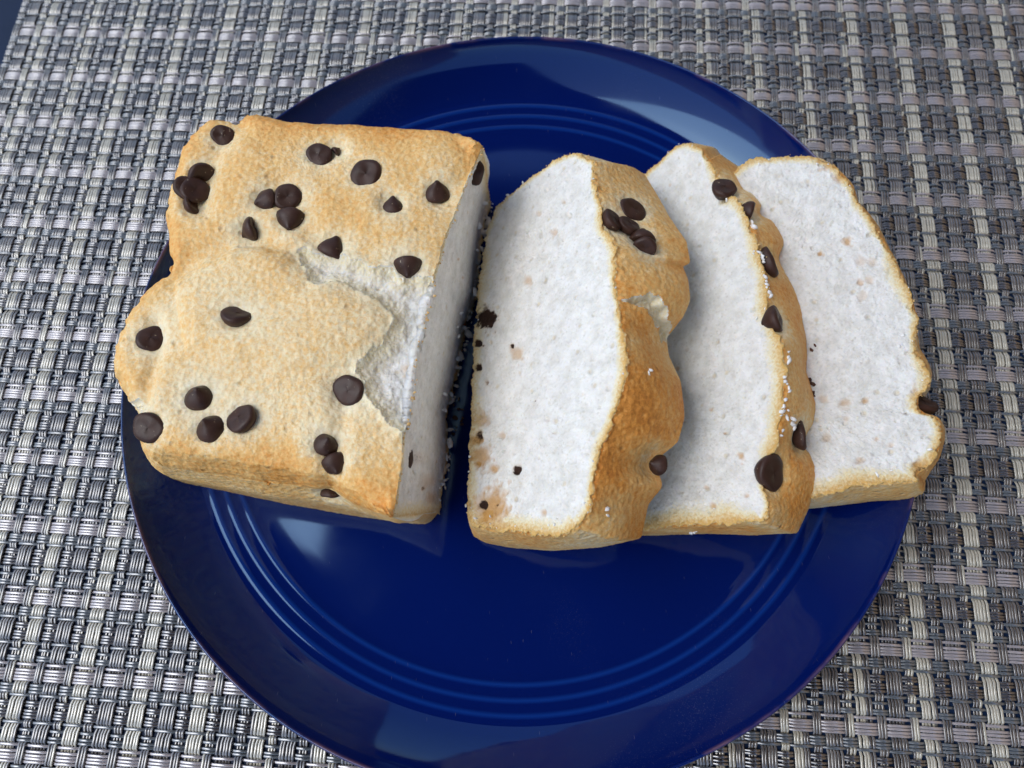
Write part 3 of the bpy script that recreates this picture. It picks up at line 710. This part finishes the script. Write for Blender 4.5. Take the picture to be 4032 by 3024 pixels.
# ------------------------------------------------------------------ the uncut loaf
TEAR = [(632, 537), (648, 527), (690, 540), (739, 547), (775, 561), (807, 577), (850, 577), (870, 600), (902, 592), (934, 602), (1000, 620), (1000, 936), (872, 937), (838, 916), (815, 880), (792, 853), (786, 822), (770, 803), (778, 785), (800, 765), (823, 746), (850, 698), (850, 680), (815, 648), (783, 632), (763, 624), (727, 610), (700, 622), (680, 616), (664, 590), (648, 556)]
def loaf():
    H = 60.0
    cut_t = [(850, 1119), (858, 1055), (866, 995), (870, 936), (878, 928), (890, 857), (902, 757), (914, 711), (926, 668), (938, 620), (936, 600), (950, 556), (961, 509), (989, 441), (1013, 375), (1030, 345), (1045, 316)]
    back_t = [(1045, 315), (973, 296), (900, 289), (815, 283), (696, 281), (636, 279), (577, 267), (541, 263), (513, 279), (469, 267)]
    left_t = [(469, 267), (434, 291), (402, 323), (394, 366), (382, 410), (374, 457), (372, 513), (368, 584), (354, 608), (299, 664), (271, 713), (261, 757), (260, 829), (279, 853), (299, 888), (303, 936), (311, 960), (327, 978)]
    front_t = [(327, 978), (346, 1000), (400, 1012), (457, 1022), (576, 1045), (648, 1050), (727, 1068), (815, 1108), (850, 1119)]
    cut_b = [(949, 1106), (955, 1060), (961, 1035), (969, 976), (965, 896), (989, 797), (1009, 698), (1029, 656), (1037, 537), (1049, 477), (1062, 441)]
    front_b = [(372, 1042), (497, 1064), (616, 1088), (775, 1116), (860, 1128), (925, 1133), (949, 1106)]
    Zc, Ze = H, 52.5
    NK = 1150
    nn = [int(NK * q) for q in (.30, .24, .24, .22)]
    def ez(si, i, n, V):
        t = np.linspace(0, 1, n, endpoint=False)
        z = np.full(n, Ze)
        if si == 0: z[:] = Zc
        if si == 1: z = Zc + (Ze - Zc) * sstep(0, .10, t)
        if si == 3: z = Ze + (Zc - Ze) * sstep(.88, 1, t)
        if si == 3: z = z - 4 * sstep(0, .1, t) * (1 - sstep(.75, .95, t))
        return z
    O, B, meta = [], [], []
    for si, (L, n) in enumerate(zip((cut_t, back_t, left_t, front_t), nn)):
        v = resample(np.array(L, float), n); z = ez(si, 0, n, v)
        O.append(np.array([at_z(x, y, q) for (x, y), q in zip(v, z)])); meta += [si] * n
    O = np.concatenate(O); meta = np.array(meta); O = smooth_loop(O, 8)
    c2 = np.array([*O[:, :2].mean(0), 0])
    bc = np.array([at_z(x, y, 5.2) for x, y in resample(np.array(cut_b, float), nn[0])])
    bf = np.array([at_z(x, y, 5.2) for x, y in resample(np.array(front_b, float), nn[3])])
    inn = (c2 - O); inn[:, 2] = 0; inn /= np.linalg.norm(inn, axis=1, keepdims=True)
    Bt = O + inn * 6.0; Bt[:, 2] = 5.2
    Bt[meta == 0] = bc
    Bt[meta == 3] = bf
    # tie the back and left sections to their neighbours
    i1 = np.where(meta == 1)[0]; d = bc[-1] - (O[i1[0]] + inn[i1[0]] * 6); d[2] = 0; Bt[i1] += d * (1 - sstep(0, .25, np.linspace(0, 1, len(i1))))[:, None]
    i2 = np.where(meta == 2)[0]; d = bf[0] - (O[i2[-1]] + inn[i2[-1]] * 6); d[2] = 0; Bt[i2] += d * sstep(.6, 1, np.linspace(0, 1, len(i2)))[:, None]
    Bt = smooth_loop(Bt, 25); n = len(O)
    NRT, NS, NB = 150, 105, 12
    A = c2 + np.array([-4, -28, 0]); Bp = c2 + np.array([2, 28, 0])
    ts = np.linspace(0.0, 1, NRT); ts = 1 - (1 - ts) ** 1.25; ts = np.r_[ts[:-1], 1]
    O2 = O.copy(); O2[:, 2] = 0
    T2 = spine_rings(O2, A, Bp, ts)
    # top height: dome, rounded where the crust turns over, sharp at the cut
    nonc = np.r_[O2[meta != 0][:, :2][::10], O2[:1, :2]]
    dist = seg_dist(T2[..., :2], nonc)
    Rr = 7.0; dd = np.clip(dist, 0, Rr)
    drop = (Rr - np.sqrt(np.maximum(Rr ** 2 - (Rr - dd) ** 2, 0))) * (H - Ze) / Rr
    rr = ts[:, None]
    z = H + 2.5 * (1 - rr ** 2) - drop
    # ring end heights follow O exactly
    z = z + (O[:, 2] - z[-1])[None] * sstep(.9, 1, rr)
    T3 = T2.copy(); T3[..., 2] = z
    s = np.linspace(0, 1, NS + 1)[1:]
    prof = s ** 1.0
    Sd = O[None] * (1 - prof)[:, None, None] + Bt[None] * prof[:, None, None]
    bul = np.where(meta == 0, 0.0, 1.0)
    Sd[..., :2] -= inn[None, :, :2] * (bul[None, :, None] * (1.8 * np.sin(np.minimum(s * 1.6, 1) * math.pi))[:, None, None])
    NBt = spine_rings(Bt, np.array([*A[:2], 5.2]), np.array([*Bp[:2], 5.2]), np.linspace(1, 0, NB)[1:])
    G = np.concatenate([T3, Sd, NBt]); rows = len(G); row = np.arange(rows)[:, None] * np.ones((1, n))
    N = grid_normals(G)
    if N[40].mean(0)[2] < 0: N = -N
    # swells and folds of the baked top, drawn as valleys
    uv = proj(G); topR = row < NRT
    wt = 1 - .0 * row
    amp = sstep(2, 14, dist.max() * 0 + np.concatenate([dist, np.zeros((rows - NRT, n))]))
    def shape(G, uv):
        disp = fbm(G, 26, 3, 5) * 1.3
        def valley(L, wd, dep):
            return -.72 * dep * np.exp(-(seg_dist(uv, np.array(L, float)) / wd) ** 2)
        disp += valley([(640, 545), (560, 512), (500, 516), (430, 545), (372, 592)], 26, 2.6)
        disp += valley([(520, 272), (470, 320), (446, 380), (436, 450)], 20, 2.4)
        disp += valley([(330, 690), (336, 760), (316, 840), (300, 900)], 18, 2.2)
        disp += valley([(600, 400), (640, 450), (690, 530)], 34, 2.0)
        disp += valley([(1000, 380), (960, 430), (880, 450), (830, 430)], 20, 1.3)
        disp += valley([(725, 830), (740, 900), (720, 1000), (712, 1050)], 24, 1.6)
        lo = inside(uv, [(372, 600), (500, 525), (620, 535), (670, 605), (730, 605), (800, 630), (860, 690), (790, 790), (600, 800), (400, 760)])
        disp += np.where(lo, 1, 0) * np.clip(seg_dist(uv, np.array([(372, 600), (500, 525), (620, 535), (670, 605), (730, 605), (800, 630), (860, 690), (790, 790), (600, 800), (400, 760)], float), True) / 40, 0, 1) ** .6 * 2.2
        return disp
    disp = np.zeros((rows, n)); k1 = NRT + 30
    disp[:k1] = shape(G[:k1], uv[:k1])
    fade = np.ones((rows, n)); fade[NRT:] = np.clip(1 - (row[NRT:] - NRT) / 30, 0, 1)
    cutcol = (meta == 0)[None] * np.ones((rows, 1), bool)
    disp[NRT:] *= np.where(cutcol[NRT:], 0, 1)
    Nd = N.copy(); Nd[(topR & (amp > -1)) & cutcol] = (0, 0, 1.0)
    up = np.array([0, 0, 1.0])
    mixn = sstep(4, 12, np.concatenate([dist, np.zeros((rows - NRT, n))]))[..., None]
    Nd = N * (1 - mixn) + up * mixn
    G = G + Nd * (disp * fade * np.where(topR, 1, .8))[..., None]
    bv = thin_bvh(G, 5, 5)
    chips = [(480, 291, 165, 100, .8, 1.0), (688, 331, 168, 90, .9, .9), (724, 320, 90, 45, .35, .1), (789, 375, 168, 90, 1.1, .55), (946, 413, 45, 92, .92, .6), (846, 438, 35, 95, .85, .9), (1033, 376, 130, 160, 1.0, 1.3),
             (432, 372, 120, 120, .95, .6), (400, 402, 150, 150, .85, .5), (422, 410, 165, 180, .95, .1), (410, 440, 120, 200, .7, .8),
             (568, 427, 62, 200, .95, .3), (622, 427, 160, 120, .92, -.3), (625, 472, 75, 265, .95, -.1), (534, 496, 85, 200, .92, .3), (716, 533, 70, 60, .95, .1), (881, 576, 75, 275, .95, .1),
             (508, 681, 142, 250, .92, .1), (325, 729, 176, 0, .88, .4), (427, 858, 22, 70, .93, .7), (451, 923, 20, 90, .95, .7), (520, 904, 152, 330, .95, .3), (320, 924, 160, 180, .98, .3), (751, 844, 170, 90, 1.0, .2),
             (702, 959, 30, 60, .78, .6), (720, 1004, 55, 300, .85, .7), (711, 1074, 140, 90, .7, 1.0), (895, 994, 172, 0, .85, 2.0)]
    info = []
    for (x, y, e, ang, sc, dep) in chips:
        P, nn_ = raycast(bv, x, y)
        if P is not None: info.append((P, nn_, e, ang, sc, dep))
    pale = np.zeros((rows, n))
    for (P, nn_, e, ang, sc, dep) in info:
        d = np.linalg.norm(G - P, axis=-1); pale = np.maximum(pale, np.exp(-(d / 6.5) ** 2))
        rim_ = np.exp(-((d - 5.0) / 1.6) ** 2) * .35
        G = G + Nd * ((-1.9 * np.exp(-(d / 4.7) ** 2) + rim_ * .6) * (row < NRT + 60))[..., None]
    # torn crust: bare crumb sunk below the golden skin
    sd_ = np.full((rows, n), -99.0)
    sd_[:NRT + 1] = sdist(uv[:NRT + 1], TEAR) + 9 * fbm(G[:NRT + 1], 3.0, 4, 77, .75)
    small = [(284, 868), (300, 862), (312, 880), (316, 930), (304, 935), (298, 892)]
    sd_[:NRT + 40] = np.maximum(sd_[:NRT + 40], sdist(uv[:NRT + 40], small) + 3 * fbm(G[:NRT + 40], 3, 2, 78))
    torn = sd_ > 0
    crust = ((row < NRT) | ((row >= NRT) & ~cutcol)) & ~torn
    N2 = grid_normals(G);
    if N2[40].mean(0)[2] < 0: N2 = -N2
    fine = fbm(G, 1.2, 3, 9, .7); med = fbm(G, 5, 3, 31)
    G = G - Nd * (sstep(0, 12, sd_) * .8 + sstep(0, 45, sd_) * 2.0 - sstep(0, 20, sd_) * .9 * fbm(G, 4.5, 3, 42, .65) + sstep(0, 20, sd_) * .5 * fine)[..., None]
    lipc = np.exp(-(sd_ / 9.0) ** 2) * (sd_ < 0)
    G = G + Nd * (lipc * .45)[..., None]
    G = G + N2 * (np.where(crust, .14 * fine + .2 * med, .28 * fine + .22 * med))[..., None]
    # front side: small fold under the lip
    ed = np.exp(-((row - (NRT - 1)) / 4.0) ** 2) * cutcol
    G = G - inn[None] * (ed * (.5 * fbm(G, 1.7, 3, 55, .8) + .5 * fbm(G, 7, 2, 56)))[..., None]
    low = np.exp(-((row - (NRT + NS)) / 18.0) ** 2) * cutcol
    G = G - inn[None] * (low * 1.3 * fbm(G, 2.6, 3, 65, .8))[..., None]
    G[..., 2] = np.maximum(G[..., 2], 5.02)
    dcut = np.full((rows, n), 60.0)
    co = O2[meta == 0][::8, :2]
    gg = G[:NRT, :, :2]
    dc = np.full(gg.shape[:2], 1e9)
    for q in co: dc = np.minimum(dc, np.hypot(gg[..., 0] - q[0], gg[..., 1] - q[1]))
    dcut[:NRT] = dc
    brown = .53 + .08 * fbm(G, 17, 3, 90) + .16 * sstep(14, 3, np.concatenate([dist, np.full((rows - NRT, n), 6.0)])) + .03 * np.exp(-(dcut / 5) ** 2)
    brown -= .30 * pale + .20 * np.exp(-np.abs(sd_) / 14.0) * (sd_ > -60)
    brown += np.where(row > NRT, -.10, 0)
    brown -= .10 * sstep(430, 620, uv[..., 1]) * sstep(1050, 900, uv[..., 1]) * topR
    edge = np.zeros((rows, n)); cr = row - NRT
    tornc = (sd_[NRT - 3] > 0)[None]
    edge = np.where(cutcol & (cr >= 0), np.where(tornc, 0, np.clip(1 - cr / 5.0, 0, 1) * .8) + np.clip((cr - (NS - 12)) / 10, 0, 1) * .75, 0)
    cidx = np.where(meta == 0)[0]; tt = np.zeros(n); tt[cidx] = np.linspace(0, 1, len(cidx))
    edge = np.maximum(edge, np.where(cutcol & (cr >= 0), np.clip(1 - tt / .05, 0, 1) + np.clip((tt - .95) / .05, 0, 1), 0) * .8)
    edge = np.maximum(edge, np.where(sd_ > 0, np.clip(1 - sd_ / 50, 0, 1) * .5, 0))
    stain = np.zeros((rows, n)); dark = np.zeros((rows, n))
    for (x, y, rx, st, dk) in [(915, 655, 7, .7, 0), (877, 793, 14, .35, 0), (735, 825, 14, .35, 0), (925, 1040, 16, .35, 0), (932, 1075, 12, .5, 0), (915, 1055, 5, .6, .5), (905, 990, 14, .2, .3), (990, 560, 3, .6, .3), (1000, 600, 3, .5, .3)]:
        d = np.hypot(uv[..., 0] - x, uv[..., 1] - y) / rx * (1 + .4 * fine); g = np.clip(1.4 - d, 0, 1) * (row < NRT + NS)
        stain = np.maximum(stain, g * st); dark = np.maximum(dark, g * dk)
    root = empty('cake_loaf', (c2[0], c2[1], 5)); tag(root, 'uncut golden cake loaf studded with chocolate chips on the blue plate', 'cake loaf')
    finish_piece(root, G, N2, crust, np.clip(brown, 0, 1), edge, stain, dark)
    for (P, nn_, e, ang, sc, dep) in info: add_chip(root, P, nn_, e, ang, sc, dep + (.55 if e > 150 else 1.2 if e > 30 else .9))
    rg = np.random.default_rng(4)
    # shreds and crumbs along the foot of the cut
    bc2 = Bt[meta == 0]; k = rg.integers(4, len(bc2) - 4, 85)
    out = -inn[meta == 0]
    pts = bc2[k] + out[k] * rg.uniform(-.6, 2.2, (85, 1)); pts[:, 2] = 5.6 + rg.exponential(4.5, 85)
    flakes('crumb_flakes', root, pts, MFLAKE, .6, 3.2, 1.8, 8)
    oc = O[meta == 0]; k = rg.integers(2, len(oc) - 2, 150)
    pts = oc[k] + out[k] * rg.normal(.1, .4, (150, 1)); pts[:, 2] -= rg.uniform(-.3, 2.0, 150)
    flakes('edge_crumbs', root, pts, MFLAKEG, .4, 1.2, 1.2, 9)
    for i, (x, y) in enumerate([(988, 872), (980, 930), (990, 905)]):
        p = at_z(x, y, 6.0); o = flakes('dark_bit', root, p + rg.normal(0, 1.1, (5, 3)) * [1, 1.8, .3], MFLAKED, .8, 2.4, 1.3, 80 + i); del o['kind']
    return root
loaf()
